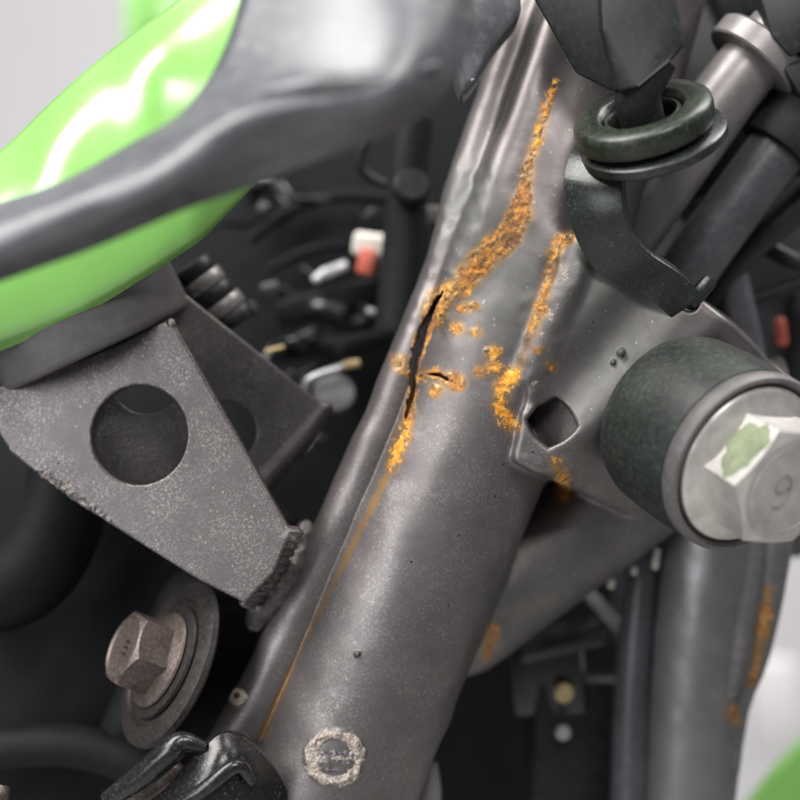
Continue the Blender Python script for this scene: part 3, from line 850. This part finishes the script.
# black moulded box whose peg drops into the grommet
blk = thing('moulded_box', 'black moulded plastic box poking down into the grommet from the top edge', 'plastic box', P(620, 40, 14))
prism('front_shell', T((598, -60, 22), (603, 30, 23), (618, 93, 22), (640, 88, 23), (672, 62, 22), (686, 46, 21), (678, 0, 21), (668, -60, 21)), (0, 4, -12), M['black'], blk, bev=1.2, seg=3)
prism('side_shell', T((528, -60, 8), (533, -2, 9), (576, 74, 10), (617, 94, 18), (610, 30, 19), (598, -60, 19)), (2, 4, -10), M['black_soft'], blk, bev=0.8)
sweep('peg', [P(652, 60, 16), gc+gax*6, gc-gax*5], [6.0, 5.6, 5.2], M['black_soft'], blk)
box('clip', P(661, 73, 18), (1.6, 2.2, 1.4), rot_axes(0, 0, -30), M['silver'], blk, bev=0.3)

# ------------------------------------------------------------------ pipes and hoses, right
bar = thing('grey_crossbar', 'pale taupe metal bar running down-left behind the steel hook', 'metal bar', P(700, 130, -20))
sweep('bar', T((830, -20, -18), (752, 62, -20), (690, 142, -22), (600, 262, -25)), [8.6, 8.6, 9.2, 10.5], M['grey_pipe'], bar, n=40)
bax = P(830, -20, -18)-P(690, 142, -22); bax /= np.linalg.norm(bax)
lathe('collar', P(752, 62, -20), bax, [(8.6, -1), (13.0, -1), (13.5, -0.5), (13.5, 4.5), (12.4, 5.5), (8.6, 5.5)], M['grey_pipe'], bar)
ho = thing('thick_hose', 'thick dark hose running down-left under the pale bar, with a lit streak', 'hose', P(740, 200, -26))
sweep('hose', T((850, 60, -24), (770, 158, -26), (690, 268, -30), (650, 330, -34)), [8.5, 8.2, 8.0, 8.0], M['dark_pipe'], ho, n=32)
hx = P(850, 60, -24)-P(770, 158, -26); hx /= np.linalg.norm(hx)
lathe('sleeve', P(775, 152, -26), hx, [(8.4, 0), (11, 0.3), (11.6, 2), (11.6, 20), (8.4, 20)], M['black_soft'], ho)
grip = thing('rubber_clamp', 'black angular clamp block gripping the pale bar in the top right corner', 'clamp', P(790, 40, -5))
prism('clamp_body', T((752, -30, -6), (772, 36, -5), (792, 58, -5), (850, 20, -6), (850, -60, -6)), (2, 4, -16), M['black'], grip, bev=1.0)
prism('clamp_jaw', T((782, 66, -8), (800, 96, -8), (850, 70, -8), (850, 26, -8), (800, 60, -8)), (2, 2, -12), M['black_soft'], grip, bev=1.0)
sh = thing('upper_shroud', 'dark out-of-focus plastic shroud filling the top right behind the box', 'plastic shroud', P(740, -10, -60))
prism('shroud_panel', T((640, -80, -60), (640, 160, -62), (700, 230, -64), (900, 120, -60), (900, -80, -60)), (0, 0, -12), M['black'], sh, bev=3, seg=3)
prism('shroud_rib', T((690, -60, -52), (730, 30, -54), (760, 10, -54), (730, -60, -52)), (0, 0, -10), M['black'], sh, bev=2)
h2 = thing('thin_hose', 'thin black hose running parallel beneath the thick one at the right edge', 'hose', P(780, 240, -34))
sweep('hose', T((880, 120, -32), (800, 205, -36), (735, 262, -44), (690, 330, -52)), 4.2, M['black'], h2)
h3 = thing('curved_pipe', 'slim dark pipe curving down behind the bracket at right, catching light on its edge', 'pipe', P(730, 280, -48))
sweep('pipe', T((700, 200, -46), (722, 250, -47), (738, 310, -48), (752, 380, -50), (757, 460, -52)), [4.5, 4.8, 5.0, 5, 5], M['dark_pipe'], h3)
h4 = thing('looped_cable', 'thin black cable crossing near the right edge above the bolt', 'cable', P(770, 280, -50))
sweep('cable', T((740, 262, -58), (762, 246, -55), (800, 262, -52), (860, 250, -50)), 2.6, M['black'], h4)
h5 = thing('straight_cable', 'black cable angled upward just under the looped cable at right', 'cable', P(770, 290, -50))
sweep('cable', T((735, 306, -56), (780, 290, -55), (860, 262, -50)), 2.2, M['black_soft'], h5)
pn = thing('inner_guard', 'grey-brown blurred guard panel behind the hoses at the right edge', 'guard', P(780, 330, -90))
prism('guard_panel', T((600, 60, -88), (640, 520, -92), (800, 560, -92), (900, 500, -90), (900, 60, -88)), (0, 0, -6), M['dark_pipe'], pn, bev=2)
prism('guard_rib', T((792, 290, -80), (789, 380, -82), (806, 400, -82), (812, 290, -80)), (0, 0, -6), M['black'], pn, bev=1.5)
rl = tag(box('red_reflector', P(781, 332, -78), (3.4, 9, 3), rot_axes(0, 0, 8), M['red'], None, bev=1.2), 'small blurred red marker at the right edge above the bolt', 'reflector')

# ------------------------------------------------------------------ lime green fairing and the dark panel in front of it
fair = thing('green_fairing', 'glossy lime green fairing panel sweeping across the upper left', 'fairing', P(80, 220, 10))
patch('fairing_shell', [T((-160, 270, -4), (-60, 196, -4), (4, 152, -4), (50, 108, -5), (92, 70, -6), (130, 40, -8), (176, 6, -10), (260, -60, -16)),
                        T((-160, 320, 10), (-60, 250, 9), (14, 196, 6.5), (60, 146, 7.4), (112, 104, 3.6), (150, 70, 4.6), (200, 34, -1), (290, -30, -8)),
                        T((-160, 370, 14), (-60, 300, 13), (26, 244, 12), (78, 210, 11.5), (128, 178, 9), (172, 144, 6.5), (224, 102, 4), (310, 20, -6)),
                        T((-160, 400, 10), (-60, 352, 10), (52, 306, 9), (98, 282, 8.5), (141, 258, 7), (172, 238, 5.5), (205, 214, 3), (262, 160, -6)),
                        T((-160, 420, 2), (-60, 372, 3), (58, 325, 4), (102, 301, 4), (143, 275, 3), (174, 255, 1), (206, 231, -1), (262, 172, -9))], M['green'], fair, thick=2.0, sub=12)
pan = thing('dark_panel', 'blurred slate-grey plastic panel in the foreground overlapping the green fairing', 'plastic panel', P(250, 110, 70))
patch('panel_shell', [T((-120, 250, 60), (-20, 214, 62), (60, 188, 64), (130, 150, 64), (190, 112, 62), (232, 40, 58), (262, -80, 54)),
                      T((-120, 262, 70), (-20, 232, 74), (70, 204, 79), (150, 160, 78.5), (236, 118, 82), (325, 66, 75), (380, -60, 71)),
                      T((-120, 300, 72), (-20, 262, 76), (80, 224, 78), (170, 178, 84), (270, 128, 80), (395, 84, 81), (450, -40, 70)),
                      T((-120, 330, 64), (-20, 284, 66), (90, 244, 70), (190, 202, 72), (290, 168, 72), (430, 104, 70), (476, 20, 66))], M['slate'], pan, thick=2.4, sub=10)
sweep('reflection_ridge', T((262, 92, 80), (320, 86, 81.5), (380, 82, 80.5), (440, 64, 78)), [0.6, 2.2, 2.2, 0.6], M['slate'], pan)  # added ridge standing in for a reflected highlight band
hh = thing('black_bracket_end', 'black blurred moulded end piece between the dark panel and the cracked tube', 'moulded part', P(480, 40, -10))
prism('moulded_end', T((430, -40, 2), (446, 40, 2), (462, 96, 0), (476, 80, 0), (496, 44, -2), (522, 14, -6), (520, -40, -6)), (0, 0, -14), M['slate'], hh, bev=2.0, seg=3)

# ------------------------------------------------------------------ damper under the fairing
dax = np.array([-0.42, 0.90, 0.16]); dax /= np.linalg.norm(dax)
dmp = thing('rubber_damper', 'round satin grey rubber damper between the green fairing and the drilled plate', 'damper', P(88, 340, -18))
dc = P(92, 334, -21)
lathe('damper_body', dc, dax, [(0, -4.2), (25.6, -4.2), (26.6, -3.4), (27.0, -2), (27.0, 16), (25, 18), (0, 18)], M['damper'], dmp, n=96)
stp = thing('ribbed_sleeve', 'small black sleeve with pale stripes behind the rubber damper', 'sleeve', P(208, 288, -34))
sx = P(188, 262, -34)-P(232, 322, -38); sx /= np.linalg.norm(sx)
for k in range(5):
    lathe('ring', P(234, 326, -38)+sx*(k*4.2), sx, [(0, 0), (7.0-0.3*k, 0), (7.4-0.3*k, 0.6), (7.4-0.3*k, 3.4), (7.0-0.3*k, 4.0), (0, 4.0)], M['grey_pipe'] if k % 2 else M['black'], stp)

# ------------------------------------------------------------------ rusty bolt, lower left
rax = np.array([-0.72, -0.10, 0.68]); rax = np.array([-0.77, 0.42, 0.48]); rax /= np.linalg.norm(rax)
rc = P(160, 660, -14)
cup = thing('mounting_cup', 'large dark tarnished dished washer behind the brown hex bolt at lower left', 'washer', rc)
lathe('dish', rc, rax, [(0, -4), (21.5, -4.2), (22.5, -3.2), (22.2, -1.8), (20, -1.0), (17.5, -0.9), (16.5, -1.8), (14, -1.8), (0, -1.8)], M['old_dark'], cup, n=90)
lathe('inner_washer', rc, rax, [(6, -1.8), (15.0, -1.8), (15.4, -1.2), (15.2, -0.4), (13, -0.2), (0, -0.2)], M['old_dark'], cup, n=80)
rb = thing('tarnished_bolt', 'brown tarnished hex flange bolt pointing left from the dished washer', 'bolt', rc)
lathe('flange', rc, rax, [(0, -0.2), (12.2, -0.2), (12.8, 0.3), (12.6, 0.9), (11.0, 1.6), (8.4, 2.4), (0, 2.4)], M['old_steel'], rb, n=80)
h_ = hexhead('hex_head', rc+rax*1.6, rax, 10.2, 9.6, M['old_steel'], rb, rot=math.radians(20), chamfer=1.0, disc=0.80, dome=-0.5, dish=1.2)
eu, ev, ea = frame_of(rax)
for k in (-1, 0, 1):
    a = rc+rax*10.3+ev*(k*1.6)+eu*(-1.2); sweep('stamped_dash', [a, a+eu*1.2, a+eu*2.4], 0.25, M['old_dark'], h_, n=6, sub=2)

# dark casing round it and behind everything on the left
cas = thing('engine_casing', 'matt black engine casing filling the lower left behind the bolts', 'engine casing', P(100, 620, -50))
prism('casing_wall', T((-120, 380, -46), (-120, 900, -40), (240, 900, -40), (262, 640, -44), (300, 520, -60), (200, 420, -62), (60, 440, -52)), (0, 0, -14), M['far_black'], cas, bev=4, seg=3)
sweep('boss', T((250, 596, -30), (218, 590, -34), (190, 600, -36), (170, 640, -36), (130, 720, -34), (108, 760, -34)), [5, 7, 8, 8, 7, 5], M['far_black'], cas)
sweep('hose_bulge', T((-60, 600, -30), (20, 580, -30), (60, 520, -34), (70, 440, -40)), [11, 12, 12, 10], M['far_black'], cas)
sweep('casing_ridge', T((-80, 760, -30), (60, 745, -30), (150, 770, -28), (190, 800, -26)), [6, 6, 6, 6], M['far_black'], cas)
air = thing('air_box', 'black air box and bay far behind the cracked tube, out of focus', 'air box', P(320, 300, -120))
prism('box_wall', T((-150, 330, -120), (-150, 1050, -120), (610, 1050, -130), (640, 800, -130), (700, 420, -130), (560, 0, -120), (430, -60, -120), (300, -60, -120), (220, 120, -120)), (0, 0, -20), M['far_black'], air, bev=5, seg=3)
sweep('rib', T((250, 240, -104), (290, 210, -104), (340, 196, -106), (400, 200, -108)), 2.0, M['far_black'], air)
sweep('rib', T((268, 270, -104), (310, 250, -104), (350, 245, -106)), 1.6, M['far_black'], air)
box('ledge', P(345, 297, -100), (46, 9, 12), rot_axes(10, 0, 14), M['far_black'], air, bev=1.5)
box('ledge', P(330, 345, -96), (38, 6, 10), rot_axes(10, 0, 8), M['far_black'], air, bev=1.5)
rb_ = random.Random(11)
for k in range(13):
    x0, y0 = rb_.uniform(215, 420), rb_.uniform(130, 450); a0 = rb_.uniform(-0.9, 0.5); ln = rb_.uniform(40, 110); z0 = rb_.uniform(-112, -84)
    sweep('bay_hose', T(*[(x0+ln*t*math.cos(a0)+rb_.uniform(-9, 9), y0+ln*t*math.sin(a0)+rb_.uniform(-9, 9), z0+rb_.uniform(-5, 5)) for t in (-0.5, -0.15, 0.2, 0.5)]), rb_.choice([1.2, 1.8, 2.6, 3.4]), M['gloss'] if k % 3 == 0 else M['black_soft'], air, n=12, sub=5)
for k in range(12):
    x0, y0 = rb_.uniform(250, 420), rb_.uniform(150, 440)
    box('cable_clip', P(x0, y0, rb_.uniform(-100, -80)), (rb_.uniform(2, 6), rb_.uniform(1.5, 4), 3), rot_axes(rb_.uniform(-20, 20), rb_.uniform(-30, 30), rb_.uniform(-40, 40)), M['gloss'] if k % 4 else M['mid_silver'], air, bev=0.6)
cab = thing('bay_cable', 'slim black cable looping up behind the cracked tube left of the rust', 'cable', P(390, 160, -70))
sweep('cable', T((372, 120, -70), (360, 165, -72), (385, 185, -74), (420, 190, -74), (440, 240, -76)), 1.6, M['black'], cab)
pst = thing('bay_post', 'black upright post just left of the flange in the dark bay', 'post', P(410, 230, -60))
sweep('post', T((398, 330, -66), (404, 250, -64), (408, 175, -62), (414, 120, -62)), [7, 6.6, 6, 6], M['black_soft'], pst)
lathe('knob', P(410, 190, -57), (0.2, 0.3, 1), [(0, 0), (5.5, 0), (5.5, 3), (4.5, 4), (0, 4)], M['black'], pst)
wt = tag(box('white_tab', P(436, 214, -70), (6.6, 4.6, 2.5), rot_axes(0, 0, -2), M['white'], None, bev=0.5), 'tiny white plastic tab beside the post in the dark bay', 'tab')
cn = thing('cable_connector', 'small cream-white connector with a red latch in the dark bay', 'connector', P(378, 250, -90))
box('housing', P(378, 246, -88), (16, 7.5, 8), rot_axes(10, 0, -8), M['white'], cn, bev=1.6, seg=3)
box('latch', P(366, 262, -84), (5, 8, 4), rot_axes(0, 0, -12), M['red'], cn, bev=0.8)
box('base', P(384, 264, -88), (12, 5, 6), rot_axes(0, 0, 18), M['old_steel'], cn, bev=0.8)
sp_ = thing('silver_fastener', 'blurred silver fastener lying left of the white connector', 'fastener', P(332, 270, -92))
box('fastener_plate', P(334, 270, -92), (10, 3.6, 3), rot_axes(0, 0, 22), M['silver'], sp_, bev=1.2)
box('fastener_tip', P(318, 278, -92), (4, 3, 3), rot_axes(0, 0, 40), M['silver'], sp_, bev=1.2)
tag(box('steel_fleck', P(371, 312, -80), (3.2, 2.2, 2), rot_axes(0, 0, -15), M['silver'], None, bev=0.7), 'tiny bright metal piece below the connector in the bay', 'metal piece')
rg = thing('hose_clamp', 'thin pale clamp ring round a grey disc left of the cracked tube', 'hose clamp', P(332, 392, -70))
sweep('band', T((304, 396, -66), (308, 382, -65), (322, 374, -65), (340, 368, -66), (352, 362, -68)), [1.2, 1.4, 1.3, 1.2, 0.8], M['silver'], rg)
box('screw', P(352, 364, -66), (5, 2.4, 2), rot_axes(0, 0, 8), M['brass'], rg, bev=0.5)
lathe('disc', P(334, 396, -74), (0.1, 0.5, 1), [(0, 0), (6.2, 0), (6.6, 0.8), (6.6, 2), (6.0, 2.8), (0, 2.8)], M['mid_silver'], rg)
tag(sweep('yellow_wire', T((266, 352, -62), (276, 349, -62), (284, 347, -62)), 0.6, M['brass'], None), 'short yellowed wire end above the rear plate', 'wire')

# ------------------------------------------------------------------ gloss cover, bottom left
gl = thing('gloss_cover', 'broken-edged gloss black plastic cover along the bottom left', 'plastic cover', P(200, 780, 0))
patch('cover_skin', [T((120, 830, 2), (168, 790, 6), (200, 752, 8), (226, 732, 6), (256, 748, 2), (284, 790, -2), (300, 850, -6)),
                     T((120, 860, 8), (166, 822, 11), (200, 790, 13), (226, 772, 12), (252, 780, 8), (272, 812, 2), (284, 860, -2)),
                     T((120, 900, 8), (166, 880, 11), (200, 860, 13), (226, 850, 12), (252, 855, 8), (268, 870, 2), (276, 900, -2))], M['gloss'], gl, thick=2.0, sub=8)
sweep('rim', T((108, 800, 4), (140, 778, 7), (170, 752, 9), (184, 742, 9), (206, 748, 9)), [2.4, 3.2, 3.4, 2.6, 1.4], M['gloss'], gl)
sweep('ridge', T((160, 812, 12), (200, 792, 15), (236, 766, 14), (252, 782, 11)), [1.2, 1.8, 1.8, 1.2], M['gloss'], gl)
br2 = tag(prism('brown_bracket', T((110, 815, -4), (118, 790, -3), (150, 772, -2), (178, 764, -2), (186, 776, -2), (150, 800, -3), (140, 830, -4)), (0, 0, -4), M['old_steel'], None, bev=1.0), 'brown stained metal strip peeping out over the gloss cover', 'metal strip')
tag(sweep('pale_tube_end', T((-20, 830, 6), (-4, 800, 6), (2, 785, 5)), [3, 3, 2], M['old_steel'], None), 'small brown rod end in the bottom left corner', 'rod')

# ------------------------------------------------------------------ lower right, behind
vp = thing('upright_hose', 'glossy black upright hose between the cracked tube and the side rail', 'hose', P(636, 690, -60))
sweep('hose', T((650, 500, -62), (641, 600, -62), (634, 700, -62), (630, 880, -62)), [5.2, 5.6, 6.0, 6.4], M['dark_pipe'], vp, n=28)
wl = thing('wiring_block', 'black wiring block with two pale screws below the brace tube', 'wiring block', P(560, 680, -70))
box('housing', P(548, 668, -72), (22, 26, 14), rot_axes(6, -10, 4), M['gloss'], wl, bev=1.8)
box('lid', P(560, 640, -66), (26, 5, 14), rot_axes(10, 0, 12), M['gloss'], wl, bev=1.2)
box('lower_housing', P(575, 745, -74), (30, 44, 12), rot_axes(0, 12, -3), M['black'], wl, bev=2.2)
lathe('screw', P(564, 692, -62), (0, 0, 1), [(0, 0), (2.9, 0), (2.9, 1.2), (2.2, 1.8), (0, 1.8)], M['brass'], wl, n=24)
lathe('screw', P(563, 732, -62), (0, 0, 1), [(0, 0), (2.3, 0), (2.3, 1), (1.8, 1.5), (0, 1.5)], M['silver'], wl, n=24)
br3 = thing('inner_bracket', 'dull metal corner bracket just under the brace tube', 'bracket', P(610, 600, -80))
box('arm', P(605, 612, -80), (4, 24, 3), rot_axes(0, 0, 42), M['silver'], br3, bev=0.8)
box('arm', P(617, 600, -82), (3, 26, 3), rot_axes(0, 0, -3), M['dark_pipe'], br3, bev=0.8)
for (x, y, w, h, lab) in [(656, 558, 2.0, 6.5, 'tallest bright gap, filled by an added white sliver, right of the upright hose top'), (634, 570, 1.8, 2.8, 'middle of the three bright gaps, an added white sliver under the brace tube'), (611, 583, 2.0, 3.2, 'leftmost of the three bright gaps, an added white sliver above the inner bracket')]:
    tag(box('bright_gap_sliver', P(x, y, -52), (w, h, 3), rot_axes(0, 0, -8), M['white'], None, bev=0.8), lab, 'bright gap', 'bright gaps under the brace tube')  # white slivers added to stand in for small bright gaps
tag(sweep('pale_green_tube', T((432, 762, -34), (430, 800, -34), (424, 880, -34)), [1.6, 3.2, 3.6], M['grey_pipe'], None), 'small pale rounded tube end behind the bottom of the cracked tube', 'tube')
tag(prism('green_tail_panel', T((752, 800, -150), (775, 770, -150), (830, 712, -150), (900, 700, -150), (900, 900, -150), (700, 900, -150)), (0, 0, -6), M['green'], None, bev=1.5), 'blurred lime green panel in the bottom right corner', 'panel')
tag(prism('green_banner', T((122, -60, -400), (124, 60, -400), (150, 30, -400), (190, 20, -400), (160, -60, -400)), (0, 0, -10), M['green'], None, bev=3), 'pale green upright strip against the wall at the top left', 'strip')
tag(box('wall_heater', P(772, 705, -520), (30, 60, 20), rot_axes(0, 0, 4), M['wall'], None, bev=2), 'pale grey ribbed unit behind the side rail at lower right', 'unit')
